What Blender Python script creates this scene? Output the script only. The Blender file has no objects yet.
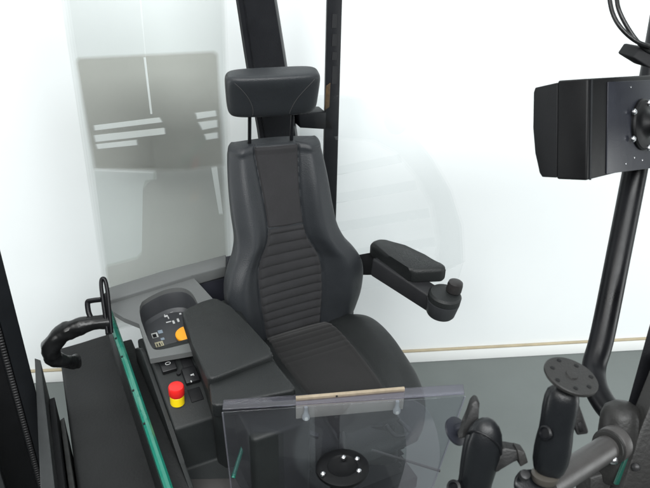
import bpy, bmesh, math, random
from mathutils import Vector, Matrix, noise
random.seed(7)
S = bpy.context.scene
COL = S.collection
rad = math.radians

# ------------------------------------------------------------------ camera
F_PX, TH, ROLL, PSI, CAM_H = 760.0, rad(32.65), math.atan2(25, 1186), rad(26.5), 2.55
fw = Vector((0, math.cos(TH), -math.sin(TH)))
r0 = Vector((1, 0, 0)); d0 = Vector((0, -math.sin(TH), -math.cos(TH)))
cr, sr = math.cos(ROLL), math.sin(ROLL)
ex = cr * r0 - sr * d0
ey = sr * r0 + cr * d0
CAM = Vector((0, 0, CAM_H))
cam = bpy.data.cameras.new("camera")
cam.sensor_width = 36; cam.lens = F_PX / 650 * 36
cam.clip_start = 0.05; cam.clip_end = 200
cam.dof.use_dof = True; cam.dof.focus_distance = 2.45; cam.dof.aperture_fstop = 7.1
co = bpy.data.objects.new("camera", cam); COL.objects.link(co)
M = Matrix((ex, -ey, -fw)).transposed().to_4x4(); M.translation = CAM
co.matrix_world = M
S.camera = co

# truck frame: x to the right, y towards the back, z up; turned by PSI
RZ = Matrix.Rotation(PSI, 3, 'Z'); RZI = RZ.transposed()
def ray(px, py): return fw + ex * ((px - 325) / F_PX) + ey * ((py - 244) / F_PX)
_b = CAM + ray(300, 332) * 2.62
ORG = Vector((_b.x, _b.y, 0))
def loc(p): return RZI @ (Vector(p) - ORG)
def wor(l): return RZ @ Vector(l) + ORG
def P(px, py, ax, val):
    c = RZI @ (CAM - ORG); d = RZI @ ray(px, py)
    return c + d * ((val - c[ax]) / d[ax])
def PZ(px, py, z): return P(px, py, 2, z)
def PD(px, py, dep): return loc(CAM + ray(px, py) * dep)
V = Vector

# ------------------------------------------------------------------ materials
def mat(name, col, rough=0.5, metal=0.0, bump=0.0, bscale=300, var=0.15, vscale=6, kind='noise', spec=0.32, rvar=0.08, sheen=0.0, coat=0.0):
    m = bpy.data.materials.new(name); m.use_nodes = True
    nt = m.node_tree; N = nt.nodes; L = nt.links
    b = N["Principled BSDF"]
    b.inputs["Metallic"].default_value = metal
    b.inputs["Specular IOR Level"].default_value = spec
    b.inputs["Sheen Weight"].default_value = sheen
    b.inputs["Coat Weight"].default_value = coat
    tc = N.new("ShaderNodeTexCoord")
    n1 = N.new("ShaderNodeTexNoise"); n1.inputs["Scale"].default_value = vscale; n1.inputs["Detail"].default_value = 6; n1.inputs["Roughness"].default_value = .65
    L.new(tc.outputs["Object"], n1.inputs["Vector"])
    mr = N.new("ShaderNodeMapRange"); mr.inputs[1].default_value = .3; mr.inputs[2].default_value = .7
    mr.inputs[3].default_value = 1 - var; mr.inputs[4].default_value = 1 + var
    L.new(n1.outputs["Fac"], mr.inputs[0])
    mx = N.new("ShaderNodeVectorMath"); mx.operation = 'SCALE'; mx.inputs[0].default_value = col[:3]
    L.new(mr.outputs[0], mx.inputs["Scale"]); L.new(mx.outputs[0], b.inputs["Base Color"])
    r2 = N.new("ShaderNodeMapRange"); r2.inputs[1].default_value = .3; r2.inputs[2].default_value = .7
    r2.inputs[3].default_value = rough - rvar; r2.inputs[4].default_value = rough + rvar
    L.new(n1.outputs["Fac"], r2.inputs[0]); L.new(r2.outputs[0], b.inputs["Roughness"])
    if bump > 0:
        if kind == 'noise':
            t = N.new("ShaderNodeTexNoise"); t.inputs["Scale"].default_value = bscale; t.inputs["Detail"].default_value = 3; out = t.outputs["Fac"]
        elif kind == 'leather':
            t = N.new("ShaderNodeTexVoronoi"); t.inputs["Scale"].default_value = bscale; out = t.outputs["Distance"]
        else:  # weave
            t = N.new("ShaderNodeTexWave"); t.wave_type = 'BANDS'; t.inputs["Scale"].default_value = bscale; t.inputs["Distortion"].default_value = 1.5; t.inputs["Detail"].default_value = 2; out = t.outputs["Fac"]
        L.new(tc.outputs["Object"], t.inputs["Vector"])
        bp = N.new("ShaderNodeBump"); bp.inputs["Strength"].default_value = bump; bp.inputs["Distance"].default_value = .002
        L.new(out, bp.inputs["Height"]); L.new(bp.outputs[0], b.inputs["Normal"])
    return m

def glass(name, col, gloss=0.06, rough=0.02, full=0.0):
    """thin clear sheet: tinted see-through with a fresnel-weighted reflection"""
    m = bpy.data.materials.new(name); m.use_nodes = True
    nt = m.node_tree; N = nt.nodes; L = nt.links; N.clear()
    o = N.new("ShaderNodeOutputMaterial")
    t = N.new("ShaderNodeBsdfTransparent"); t.inputs[0].default_value = (*col, 1)
    g = N.new("ShaderNodeBsdfGlossy"); g.inputs["Roughness"].default_value = rough
    lw = N.new("ShaderNodeLayerWeight"); lw.inputs[0].default_value = .25
    mm = N.new("ShaderNodeMath"); mm.operation = 'MULTIPLY_ADD'; mm.inputs[1].default_value = .2; mm.inputs[2].default_value = gloss
    L.new(lw.outputs["Fresnel"], mm.inputs[0])
    mx = N.new("ShaderNodeMixShader")
    L.new(mm.outputs[0], mx.inputs[0]); L.new(t.outputs[0], mx.inputs[1]); L.new(g.outputs[0], mx.inputs[2])
    last = mx
    if full > 0:   # even milky diffuse share
        d = N.new("ShaderNodeBsdfDiffuse"); d.inputs[0].default_value = (.55, .55, .6, 1)
        m2 = N.new("ShaderNodeMixShader"); m2.inputs[0].default_value = full
        L.new(mx.outputs[0], m2.inputs[1]); L.new(d.outputs[0], m2.inputs[2]); last = m2
    L.new(last.outputs[0], o.inputs[0])
    return m

LEATHER = mat("seat_vinyl", (.0175, .0198, .0226), .46, bump=.25, bscale=420, kind='leather', var=.1, rvar=.06)
FABRIC = mat("seat_fabric", (.0225, .0227, .0248), .92, bump=.6, bscale=480, kind='weave', var=.2, vscale=14, sheen=.04)
FABRIC2 = mat("seat_fabric_upper", (.0195, .0193, .0208), .92, bump=.5, bscale=700, kind='noise', var=.2, vscale=14, sheen=.04)
FABRIC3 = mat("cushion_fabric", (.0075, .0074, .0076), .9, bump=.5, bscale=700, kind='noise', var=.3, vscale=7, sheen=.08)
PADLEATHER = mat("arm_vinyl", (.0102, .0116, .0119), .5, bump=.3, bscale=380, kind='leather', var=.16, rvar=.12)
HARDPLASTIC = mat("arm_plastic", (0.0139, 0.0144, 0.0158), .45, bump=.25, bscale=600, var=.08)
BLACKMETAL = mat("black_paint", (0.0053, 0.0056, 0.0068), .35, bump=.12, bscale=250, var=.3, vscale=9, spec=0.2)
DULLBLACK = mat("dull_black", (0.0062, 0.0065, 0.0074), .6, bump=.2, bscale=300, var=.3, spec=0.2)
PILLARMAT = mat("pillar_paint", (0.0081, 0.0087, 0.0105), .42, bump=.15, bscale=200, var=.2, spec=0.2)
CONSOLE = mat("console_grey", (0.0927, 0.0976, 0.0976), .6, bump=.35, bscale=500, var=.06)
CONSOLE2 = mat("console_dark", (.0104, .0122, .0124), .55, bump=.35, bscale=500, var=.12)
TRAY = mat("tray_grey", (0.0310, 0.0329, 0.0360), .45, bump=.2, bscale=500, var=.1)
HOOD = mat("hood_rubber", (.0092, .0099, .0102), .62, bump=.5, bscale=120, var=.5, vscale=4, rvar=.12)
NAVY = mat("navy_plastic", (0.0139, 0.0149, 0.0208), .5, bump=.2, bscale=400, var=.1)
GREEN = mat("green_gloss", (0.0078, 0.1287, 0.0897), .3, var=.12, vscale=12, coat=.3)
DKGREEN = mat("dark_green", (0.0031, 0.0434, 0.0310), .4, var=.2)
RED = mat("red_plastic", (.62, .018, .016), .35, var=.08)
YELLOW = mat("yellow_plastic", (.85, .62, .01), .4, var=.06)
ORANGE = mat("orange_plastic", (.80, .33, .02), .42, var=.06)
WHITEINK = mat("white_ink", (.40, .41, .41), .6, var=.1)
CREAMINK = mat("cream_ink", (.30, .28, .19), .6, var=.25, vscale=90)
BLUEINK = mat("blue_ink", (.16, .20, .24), .6, var=.1)
STEEL = mat("steel", (.55, .56, .58), .28, metal=1, var=.1)
CHAIN = mat("chain_steel", (0.0310, 0.0310, 0.0322), .45, metal=.4, var=.3)
TUBEGREY = mat("tube_grey", (0.0443, 0.0422, 0.0413), .42, bump=.15, bscale=150, var=.15, rvar=.1)
CASTING = mat("cast_dark", (.0140, .0137, .0132), .5, bump=.4, bscale=120, var=.3)
COMPOSITE = mat("composite_black", (0.0069, 0.0078, 0.0091), .36, bump=.2, bscale=350, var=.2, spec=0.3)
DISCMAT = mat("disc_grey", (0.0134, 0.0130, 0.0126), .5, bump=.35, bscale=260, var=.22, vscale=30)
LEVERMAT = mat("lever_black", (.0095, .0095, .0096), .42, bump=.2, bscale=200, var=.3)
RUBBER = mat("cable_sleeve", (0.0062, 0.0065, 0.0068), .3, bump=.5, bscale=60, var=.3, spec=0.3)
MONBLACK = mat("monitor_black", (0.0022, 0.0023, 0.0028), .5, bump=.1, bscale=300, var=.25, spec=0.2)
MONPLATE = mat("monitor_plate", (0.0136, 0.0149, 0.0205), .35, bump=.1, bscale=300, var=.2, spec=0.25)
WOOD = mat("light_wood", (0.2600, 0.2150, 0.1550), .6, bump=.3, bscale=90, var=.2, vscale=30)
PLYFACE = mat("grey_board", (.42, .40, .35), .6, var=.15)
MASTGREY = mat("mast_grey", (0.0260, 0.0283, 0.0290), .5, bump=.2, bscale=150, var=.25)
MASTDARK = mat("mast_dark", (0.0069, 0.0078, 0.0095), .5, bump=.2, bscale=150, var=.2, spec=0.2)
WALLMAT = mat("wall_white", (.815, .850, .856), .8, var=.012, vscale=1.5, spec=.2)
SKIRT = mat("skirting_white", (.80, .82, .81), .6, var=.02, vscale=3)
TAN = mat("tan_strip", (.42, .36, .25), .6, var=.15)
FLOORMAT = mat("floor_paint", (0.1392, 0.1559, 0.1513), .5, bump=.08, bscale=60, var=.09, vscale=2.2, rvar=.08)
ACRYLIC = glass("clear_acrylic", (.82, .835, .86), .03, .04, .018)
ACRYEDGE = glass("acrylic_edge", (.64, .63, .70), .04, .1, .035)
SHADE = glass("shade_tint", (.979, .981, .980), .0, .02)  # this and the next three tint sheets that imitate shade on the wall
SEAT_SHADE = glass("seat_shade_tint", (.977, .9755, .972), .0, .02)
HEAD_SHADE = glass("head_shade_tint", (.9855, .984, .981), .0, .02)
FAINT = glass("faint_shade_tint", (.985, .988, .988), .0, .02)

# ------------------------------------------------------------------ mesh helpers
def obj(name, bm, m, parent=None, angle=38, at=None):
    """link a bmesh given in truck coordinates as one object"""
    bmesh.ops.recalc_face_normals(bm, faces=bm.faces)
    for f in bm.faces: f.smooth = True
    for e in bm.edges:
        e.smooth = not (len(e.link_faces) != 2 or e.calc_face_angle(0) > rad(angle))
    if parent is None:
        base = V(at) if at is not None else V((sum((v.co.x for v in bm.verts)) / len(bm.verts), sum((v.co.y for v in bm.verts)) / len(bm.verts), min(v.co.z for v in bm.verts)))
    else:
        base = V(parent['base'])
    for v in bm.verts: v.co -= base
    me = bpy.data.meshes.new(name); bm.to_mesh(me); bm.free()
    me.materials.append(m)
    o = bpy.data.objects.new(name, me); COL.objects.link(o)
    o['base'] = tuple(base)
    if parent is None:
        o.location = wor(base); o.rotation_euler = (0, 0, PSI)
    else:
        o.parent = parent
    return o
def thing(name, label, cat, at, group=None):
    o = bpy.data.objects.new(name, None); COL.objects.link(o)
    o.empty_display_size = .05
    o.location = wor(at); o.rotation_euler = (0, 0, PSI); o['base'] = tuple(at)
    return tag(o, label, cat, group)
def tag(o, label, cat, group=None):
    o['label'] = label; o['category'] = cat
    if group: o['group'] = group
    return o
def structure(o): o['kind'] = 'structure'; return o
def NB(): return bmesh.new()
def orth(d):
    d = d.normalized(); a = V((0, 0, 1)) if abs(d.z) < .9 else V((1, 0, 0))
    x = a.cross(d).normalized(); return x, d.cross(x)
def hexa(bm, pts, bev=0.0, seg=3):
    """8 corner points: bottom loop then top loop"""
    v = [bm.verts.new(p) for p in pts]
    fs = [(0, 1, 2, 3), (7, 6, 5, 4), (0, 4, 5, 1), (1, 5, 6, 2), (2, 6, 7, 3), (3, 7, 4, 0)]
    faces = [bm.faces.new([v[i] for i in q]) for q in fs]
    if bev: bmesh.ops.bevel(bm, geom=list({e for f in faces for e in f.edges}), offset=bev, segments=seg, affect='EDGES', profile=.5)
    return bm
def box(bm, c, s, bev=0.0, rot=None, seg=3):
    c = V(c); hx, hy, hz = s[0] / 2, s[1] / 2, s[2] / 2
    pts = [V((x * hx, y * hy, z * hz)) for z in (-1, 1) for x, y in ((-1, -1), (1, -1), (1, 1), (-1, 1))]
    if rot is not None: pts = [rot @ p for p in pts]
    return hexa(bm, [p + c for p in pts], bev, seg)
def prism(bm, poly, ext, bev=0.0, seg=3):
    a = [bm.verts.new(p) for p in poly]; b = [bm.verts.new(V(p) + V(ext)) for p in poly]
    n = len(a); fs = [bm.faces.new(a), bm.faces.new(b[::-1])]
    for i in range(n): fs.append(bm.faces.new((a[i], b[i], b[(i + 1) % n], a[(i + 1) % n])))
    if bev: bmesh.ops.bevel(bm, geom=list({e for f in fs for e in f.edges}), offset=bev, segments=seg, affect='EDGES', profile=.5)
    return bm
def smooth_path(pts, n=8):
    pts = [V(p) for p in pts]; out = []
    for i in range(len(pts) - 1):
        p0 = pts[max(i - 1, 0)]; p1 = pts[i]; p2 = pts[i + 1]; p3 = pts[min(i + 2, len(pts) - 1)]
        for k in range(n):
            t = k / n
            out.append(.5 * ((2 * p1) + (-p0 + p2) * t + (2 * p0 - 5 * p1 + 4 * p2 - p3) * t * t + (-p0 + 3 * p1 - 3 * p2 + p3) * t ** 3))
    out.append(pts[-1]); return out
def tube(bm, pts, r, n=14, smooth=0, rfun=None, flat=1.0):
    if smooth: pts = smooth_path(pts, smooth)
    pts = [V(p) for p in pts]; rings = []; x = None
    for i, p in enumerate(pts):
        d = (pts[min(i + 1, len(pts) - 1)] - pts[max(i - 1, 0)]).normalized()
        if x is None: x, y = orth(d)
        else:
            x = (x - d * x.dot(d)).normalized(); y = d.cross(x)
        t = i / (len(pts) - 1)
        rr = rfun(t) if rfun else (r[0] + (r[1] - r[0]) * t if isinstance(r, tuple) else r)
        rings.append([bm.verts.new(p + (x * math.cos(a) + y * math.sin(a) * flat) * rr) for a in [2 * math.pi * k / n for k in range(n)]])
    for a, b in zip(rings, rings[1:]):
        for k in range(n): bm.faces.new((a[k], a[(k + 1) % n], b[(k + 1) % n], b[k]))
    bm.faces.new(rings[0][::-1]); bm.faces.new(rings[-1]); return bm
def lathe(bm, c, d, prof, n=40, sx=1.0, xdir=None):
    """prof: (radius, height along d)"""
    c = V(c); d = V(d).normalized(); x, y = orth(d)
    if xdir is not None: x = (V(xdir) - d * V(xdir).dot(d)).normalized(); y = d.cross(x)
    rings = [[bm.verts.new(c + d * h + (x * math.cos(a) * sx + y * math.sin(a)) * max(r, 1e-4)) for a in [2 * math.pi * k / n for k in range(n)]] for r, h in prof]
    for a, b in zip(rings, rings[1:]):
        for k in range(n): bm.faces.new((a[k], a[(k + 1) % n], b[(k + 1) % n], b[k]))
    bm.faces.new(rings[0][::-1]); bm.faces.new(rings[-1]); return bm
def itp(tab, x):
    """smooth interpolation in a table sorted by key"""
    if x <= tab[0][0]: return tab[0][1]
    if x >= tab[-1][0]: return tab[-1][1]
    for i in range(len(tab) - 1):
        if tab[i][0] <= x <= tab[i + 1][0]:
            p0 = tab[max(i - 1, 0)]; p1 = tab[i]; p2 = tab[i + 1]; p3 = tab[min(i + 2, len(tab) - 1)]
            h = p2[0] - p1[0]; t = (x - p1[0]) / h
            m1 = (p2[1] - p0[1]) / (p2[0] - p0[0]) * h; m2 = (p3[1] - p1[1]) / (p3[0] - p1[0]) * h
            return (2*t**3-3*t*t+1)*p1[1] + (t**3-2*t*t+t)*m1 + (-2*t**3+3*t*t)*p2[1] + (t**3-t*t)*m2
def sstep(a, b, x):
    t = min(max((x - a) / (b - a), 0), 1); return t * t * (3 - 2 * t)
def grid(bm, rows, close=False):
    vs = [[bm.verts.new(p) for p in r] for r in rows]
    for a, b in zip(vs, vs[1:]):
        m = len(a)
        for k in range(m if close else m - 1): bm.faces.new((a[k], a[(k + 1) % m], b[(k + 1) % m], b[k]))
    return vs

# ------------------------------------------------------------------ setting
bm = NB()
for q in ((-40, -40), (40, -40), (40, 40), (-40, 40)): bm.verts.new((q[0], q[1], 0))
bm.faces.new(bm.verts); f = structure(obj('floor', bm, FLOORMAT))
# wall line on the floor, taken where the photo shows it
wa, wb = PZ(430, 360, 0), PZ(650, 348, 0)
wd = (wb - wa).normalized(); wn = V((-wd.y, wd.x, 0))      # wn points away from the camera
if wn.y < 0: wn = -wn
def W(s, h, off=0): return wa + wd * s + wn * (-off) + V((0, 0, h))     # off: metres in front of the wall
bm = NB(); hexa(bm, [W(-9, -.02), W(12, -.02), W(12, -.02, -.2), W(-9, -.02, -.2), W(-9, 6), W(12, 6), W(12, 6, -.2), W(-9, 6, -.2)])
wall = structure(obj('wall', bm, WALLMAT))
bm = NB(); hexa(bm, [W(-9, .0005, .014), W(12, .0005, .014), W(12, .0005, .001), W(-9, .0005, .001), W(-9, .068, .014), W(12, .068, .014), W(12, .068, .001), W(-9, .068, .001)], .003)
structure(obj('baseboard', bm, SKIRT))
bm = NB(); hexa(bm, [W(-9, .0685, .016), W(12, .0685, .016), W(12, .0685, .001), W(-9, .0685, .001), W(-9, .078, .016), W(12, .078, .016), W(12, .078, .001), W(-9, .078, .001)], .002)
structure(obj('wall_trim', bm, TAN))

# ------------------------------------------------------------------ wall shade and reflections, imitated by added tinted sheets
OFF = .45
def PW(px, py, off=OFF):
    """pixel to a point on a plane parallel to the wall, off metres in front of it"""
    c = RZI @ (CAM - ORG); d = RZI @ ray(px, py); p0 = wa - wn * off
    return c + d * ((p0 - c).dot(wn) / d.dot(wn))
def sheet(bm, px, off, th): return prism(bm, [PW(*p, off) for p in px], -wn * th)
wp = thing('left_wall_shade', 'tall grey shade and reflections left of the seat, imitated by added tinted sheets', 'wall shade', PW(112, 285))
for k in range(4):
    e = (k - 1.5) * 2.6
    bm = NB(); sheet(bm, [(60 + e, -40), (223 - e * .7, -40), (232 - e * .7, 300), (113 + e, 330)], OFF + .008 * k, .003); obj('shade_sheet', bm, SHADE, wp)
INNER_SHADE = glass("inner_shade_tint", (.965, .968, .966), 0)
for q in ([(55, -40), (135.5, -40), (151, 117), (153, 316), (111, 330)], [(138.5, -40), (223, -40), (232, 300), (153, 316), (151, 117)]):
    bm = NB(); sheet(bm, q, OFF - .02, .005); obj('inner_shade', bm, INNER_SHADE, wp)
def holed_sheet(outer, holes, off, th):
    """flat sheet with openings, a few mm thick"""
    import mathutils
    bm = NB(); allp = list(outer); loops = [list(range(len(outer)))]
    for h in holes: loops.append(list(range(len(allp), len(allp) + len(h)))); allp += h
    w = [(PW(*p, off) - wa) for p in allp]
    p2 = [V((q.dot(wd), q.z)) for q in w]
    tri = mathutils.geometry.delaunay_2d_cdt(p2, [], loops, 0, 1e-6)
    def ins(q, l):
        c = False; j = len(l) - 1
        for i in range(len(l)):
            a, b = p2[l[i]], p2[l[j]]
            if (a.y > q.y) != (b.y > q.y) and q.x < (b.x - a.x) * (q.y - a.y) / (b.y - a.y) + a.x: c = not c
            j = i
        return c
    vs = [bm.verts.new(wa + wd * v.x - wn * off + V((0, 0, v.y - wa.z))) for v in tri[0]]
    for t in tri[2]:
        m_ = sum((tri[0][i] for i in t), V((0, 0))) / len(t)
        if ins(m_, loops[0]) and not any(ins(m_, l) for l in loops[1:]): bm.faces.new([vs[i] for i in t])
    for v in [v for v in bm.verts if not v.link_faces]: bm.verts.remove(v)
    r = bmesh.ops.extrude_face_region(bm, geom=list(bm.faces))
    for e in r['geom']:
        if isinstance(e, bmesh.types.BMVert): e.co -= wn * th
    return bm
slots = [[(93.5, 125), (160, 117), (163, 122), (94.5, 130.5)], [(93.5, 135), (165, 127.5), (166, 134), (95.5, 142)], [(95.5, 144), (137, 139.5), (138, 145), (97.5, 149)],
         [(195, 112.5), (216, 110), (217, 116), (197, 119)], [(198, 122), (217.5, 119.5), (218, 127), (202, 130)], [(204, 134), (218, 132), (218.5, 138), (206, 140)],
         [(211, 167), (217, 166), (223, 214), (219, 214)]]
slit = [(143.5, 57), (145.8, 57), (152.5, 114), (150.3, 114)]  # slots and slit imitate bright reflected stripes
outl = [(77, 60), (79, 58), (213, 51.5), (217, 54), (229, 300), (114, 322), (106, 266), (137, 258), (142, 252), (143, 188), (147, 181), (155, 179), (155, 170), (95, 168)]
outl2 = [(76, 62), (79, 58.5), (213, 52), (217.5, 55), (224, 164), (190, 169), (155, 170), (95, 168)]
def grow(poly, e):
    c = (sum(p[0] for p in poly) / len(poly), sum(p[1] for p in poly) / len(poly)); r = []
    for p in poly:
        dx, dy = p[0] - c[0], p[1] - c[1]; l = math.hypot(dx, dy) + 1e-6
        r.append((p[0] + dx / l * e, p[1] + dy / l * e * .8))
    return r
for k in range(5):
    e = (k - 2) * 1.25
    obj('wall_shade', holed_sheet(grow(outl, e), [grow(h, -e * .4) for h in slots] + [slit], OFF + .030 + .005 * k, .002), SEAT_SHADE, wp)
    obj('wall_shade', holed_sheet(grow(outl2, e), [grow(h, -e * .4) for h in slots[:6]] + [slit], OFF + .056 + .005 * k, .002), HEAD_SHADE, wp)
bm = NB(); sheet(bm, [(95, 171), (155, 173), (155, 179), (147, 181), (143, 188), (142, 252), (137, 258), (106, 266)], OFF + .09, .003); obj('wall_shade', bm, glass("shade_pale", (.965, .97, .965), 0), wp)
fp = thing('right_wall_shade', 'large faint round-edged wall shadow right of the seat, imitated by added tinted sheets', 'wall shade', PW(420, 330))  # faint round wall shadow, put into the shape of added sheets
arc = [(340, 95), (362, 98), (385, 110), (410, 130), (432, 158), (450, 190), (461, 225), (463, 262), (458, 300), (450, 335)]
bm = NB(); sheet(bm, [(300, 95)] + arc[:8] + [(456, 285), (424, 298), (374, 268), (300, 268)], OFF, .006); obj('shade_sheet', bm, glass("round_shade", (.985, .988, .988), 0), fp)
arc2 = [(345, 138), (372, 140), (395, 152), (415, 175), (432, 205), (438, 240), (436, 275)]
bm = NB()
BANDM = glass("round_shade_band", (.9925, .9935, .9935), 0)
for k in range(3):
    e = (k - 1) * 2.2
    bm = NB(); sheet(bm, [(300, 97 - e)] + [(x + e, y - e * .5) for x, y in arc[1:8]] + [(x - e, y + e * .5) for x, y in arc2[::-1]] + [(300, 138 + e)], OFF + .03 + .006 * k, .003); obj('shade_band', bm, BANDM, fp)
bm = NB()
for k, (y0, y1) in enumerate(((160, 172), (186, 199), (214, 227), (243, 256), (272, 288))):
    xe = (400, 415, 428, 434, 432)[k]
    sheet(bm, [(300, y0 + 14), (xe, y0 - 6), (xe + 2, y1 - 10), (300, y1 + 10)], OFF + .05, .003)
obj('shade_stripes', bm, FAINT, fp)
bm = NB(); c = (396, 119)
sheet(bm, [(c[0] + 12 * math.cos(a), c[1] + 15 * math.sin(a)) for a in [k * math.pi / 12 for k in range(24)]], OFF + .07, .003); obj('shade_spot', bm, FAINT, fp)

# ------------------------------------------------------------------ rear pillar and post
YB = .42
rp = thing('rear_pillar', 'wide black leaning steel pillar behind the headrest', 'pillar', P(290, 260, 1, YB))
bm = NB()
cl = [(228, -60), (237, 0), (244.5, 50), (251, 90), (258, 130), (268, 200)]
crr = [(265, -60), (277, 0), (285, 50), (291, 90), (297, 130), (306, 200)]
rows = []
for a, b in zip(cl, crr):
    A = P(*a, 1, YB); B = P(*b, 1, YB); D = (RZI @ ray(*b)).normalized() * .09
    n1 = (B - A).normalized()
    rows.append([A + V((0, .012, 0)), A + n1 * .004, A + n1 * .020, A + n1 * .024 + V((0, -.006, 0)), B - n1 * .012 + V((0, -.006, 0)), B + V((0, .008, 0)), B + D, A + D])
g = grid(bm, rows, True); bm.faces.new(g[0]); bm.faces.new(g[-1][::-1])
obj('pillar_body', bm, PILLARMAT, rp, 25)
bm = NB()
A, B = P(299, 113, 1, YB), P(326, 112, 1, YB); C, D = P(300, 128, 1, YB), P(334, 130, 1, YB)
hexa(bm, [C, D, D + V((0, .06, 0)), C + V((0, .06, 0)), A, B, B + V((0, .06, 0)), A + V((0, .06, 0))], .004)
obj('cross_bracket', bm, PILLARMAT, rp)
rq = thing('rear_post', 'slim upright black post right of the headrest', 'post', P(329, 330, 1, YB))
bm = NB(); A, B = P(335.5, -60, 1, YB), P(327, 330, 1, YB)
EX = V((.018, .045, 0))
hexa(bm, [P(320, 330, 1, YB), P(333, 330, 1, YB), P(333, 330, 1, YB) + EX, P(320, 330, 1, YB) + EX,
          P(328.5, -60, 1, YB), P(344, -60, 1, YB), P(344, -60, 1, YB) + EX, P(328.5, -60, 1, YB) + EX], .005)
obj('post_body', bm, PILLARMAT, rq)
bm = NB()
for y0, y1 in ((14, 28), (34, 46), (52, 60), (66, 84)):
    prism(bm, [P(x, y, 1, YB - .0015) for x, y in ((332.5, y0), (337.5, y0), (336.8, y1), (331.8, y1))], (0, .003, 0))
obj('post_marks', bm, mat("mark_grey", (.012, .0125, .014), .5), rq)  # row of grey marks down the front of the post
bm = NB(); prism(bm, [P(x, y, 1, YB - .003) for x, y in ((326.5, 86), (330.5, 83), (329.5, 107), (325, 110))], (0, .006, 0), .0008)
obj('reflection_patch', bm, mat("amber", (.06, .036, .015), .5, var=.4, vscale=60), rq)  # amber reflection on the post, imitated by a thin coloured patch

# ------------------------------------------------------------------ operator seat
st = thing('operator_seat', 'black vinyl and fabric forklift seat with ribbed backrest and headrest', 'seat', (0, -.2, .46))
ZB, ZT = .80, 1.492
WT = [(.80, .18), (.86, .222), (.92, .238), (1.0, .245), (1.06, .247), (1.10, .240), (1.14, .220), (1.18, .193), (1.23, .175), (1.30, .169), (1.38, .164), (1.45, .157), (1.505, .148)]
XC = [(.80, .006), (1.08, .007), (1.2, .001), (1.32, -.005), (1.505, .0)]
YC = [(.80, .03), (.90, .035), (1.0, .04), (1.1, .052), (1.2, .075), (1.35, .118), (1.48, .163)]
DT = [(.80, .115), (1.2, .115), (1.38, .095), (1.48, .066)]
BT = [(.80, .02), (.9, .035), (1.0, .055), (1.1, .056), (1.2, .042), (1.3, .032), (1.40, .024), (1.48, .012)]
ST = [(.80, .098), (.90, .106), (1.05, .116), (1.13, .110), (1.175, .090), (1.22, .068), (1.28, .060), (1.38, .062), (1.48, .070)]
TK = .058
PCT = [(.80, -.012), (1.05, -.019), (1.16, -.015), (1.28, -.002), (1.505, 0)]
def pc(z): return itp(PCT, z)
def twist(p):
    # the upper back is turned a little towards the camera, like the headrest
    a = -rad(13) * sstep(1.05, 1.49, p.z); c, n_ = math.cos(a), math.sin(a); y0 = itp(YC, p.z) + .03
    x, y = p.x, p.y - y0
    crown = .010 * sstep(1.40, 1.50, p.z) * (1 - (x / .15) ** 2)
    return V((x * c - y * n_ + itp(XC, p.z), x * n_ + y * c + y0, p.z + crown))
def front(x, z):
    w = itp(WT, z); t = min(abs(x) / w, 1); ca = math.sqrt(max(1 - t * t, 0)); s = itp(ST, z) + (pc(z) if x > 0 else -pc(z))
    y = itp(YC, z) + TK * (1 - ca ** .55) - itp(BT, z) * sstep(s / w - .12, min(s / w + .38, .93), t)
    y -= .010 * sstep(s/w+.02, s/w + .3, t) * (1 - sstep(.7, .98, t))
    return y
def seam(x, z): return .006 * math.exp(-((abs(x - pc(z)) - itp(ST, z)) / .0045) ** 2)
bm = NB(); rows = []; NF, NZ = 130, 120
def ring(z, inset=0.0):
    w = itp(WT, z); r = []
    ye = itp(YC, z) + TK - itp(BT, z)
    for k in range(NF + 1):
        a = (k / NF * 2 - 1) * math.pi / 2; x = w * math.sin(a)
        y = front(x, z) + seam(x, z) + inset * .9
        r.append(V((math.sin(a) * (w - inset), y, z)))
    for k in range(1, 24):
        a = (1 - k / 12) * math.pi / 2; c = math.cos(a) ** .6
        r.append(V((math.sin(a) * (w - inset), ye + (itp(YC, z) + itp(DT, z) - ye) * c - inset * .9 * c + inset * .9 * (1 - c), z)))
    return r
for j in range(NZ + 1): rows.append(ring(ZB + (ZT - ZB) * j / NZ))
for j in range(1, 9):
    p = j / 8 * math.pi / 2; R = .016
    r = ring(ZT, R * (1 - math.cos(p)))
    rows.append([q + V((0, .3 * R * math.sin(p), R * math.sin(p))) for q in r])
rows = [[twist(p) for p in r] for r in rows]
g = grid(bm, rows, True); bm.faces.new(g[0][::-1]); bm.faces.new(g[-1])
back = obj('backrest', bm, LEATHER, st, 60)
def backpanel(name, z0, z1, m, rib):
    bm = NB(); rows = []; nz = int((z1 - z0) / .0022)
    for j in range(nz + 1):
        z = z0 + (z1 - z0) * j / nz; s = itp(ST, z) - .001; r = []
        for k in range(49):
            kk = k / 24 - 1; x = s * kk + pc(z); e = abs(kk)
            edge = sstep(.90, 1, e); ez = sstep(.008, 0, min(z - z0, z1 - z))
            d = -.003 + .009 * edge ** 2 + .006 * ez
            if rib:
                zz = z + .35 * x * x
                d -= .0080 * (abs(math.sin(math.pi * zz / .0335)) ** .55 - .4) * (1 - edge)
            else: d -= .003 * math.cos(kk * math.pi / 2)
            r.append(twist(V((x, front(x, z) + d, z))))
        rows.append(r)
    grid(bm, rows); return obj(name, bm, m, back, 60)
backpanel('ribbed_panel', .835, 1.257, FABRIC, True)
backpanel('upper_panel', 1.259, 1.503, FABRIC2, False)
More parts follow.
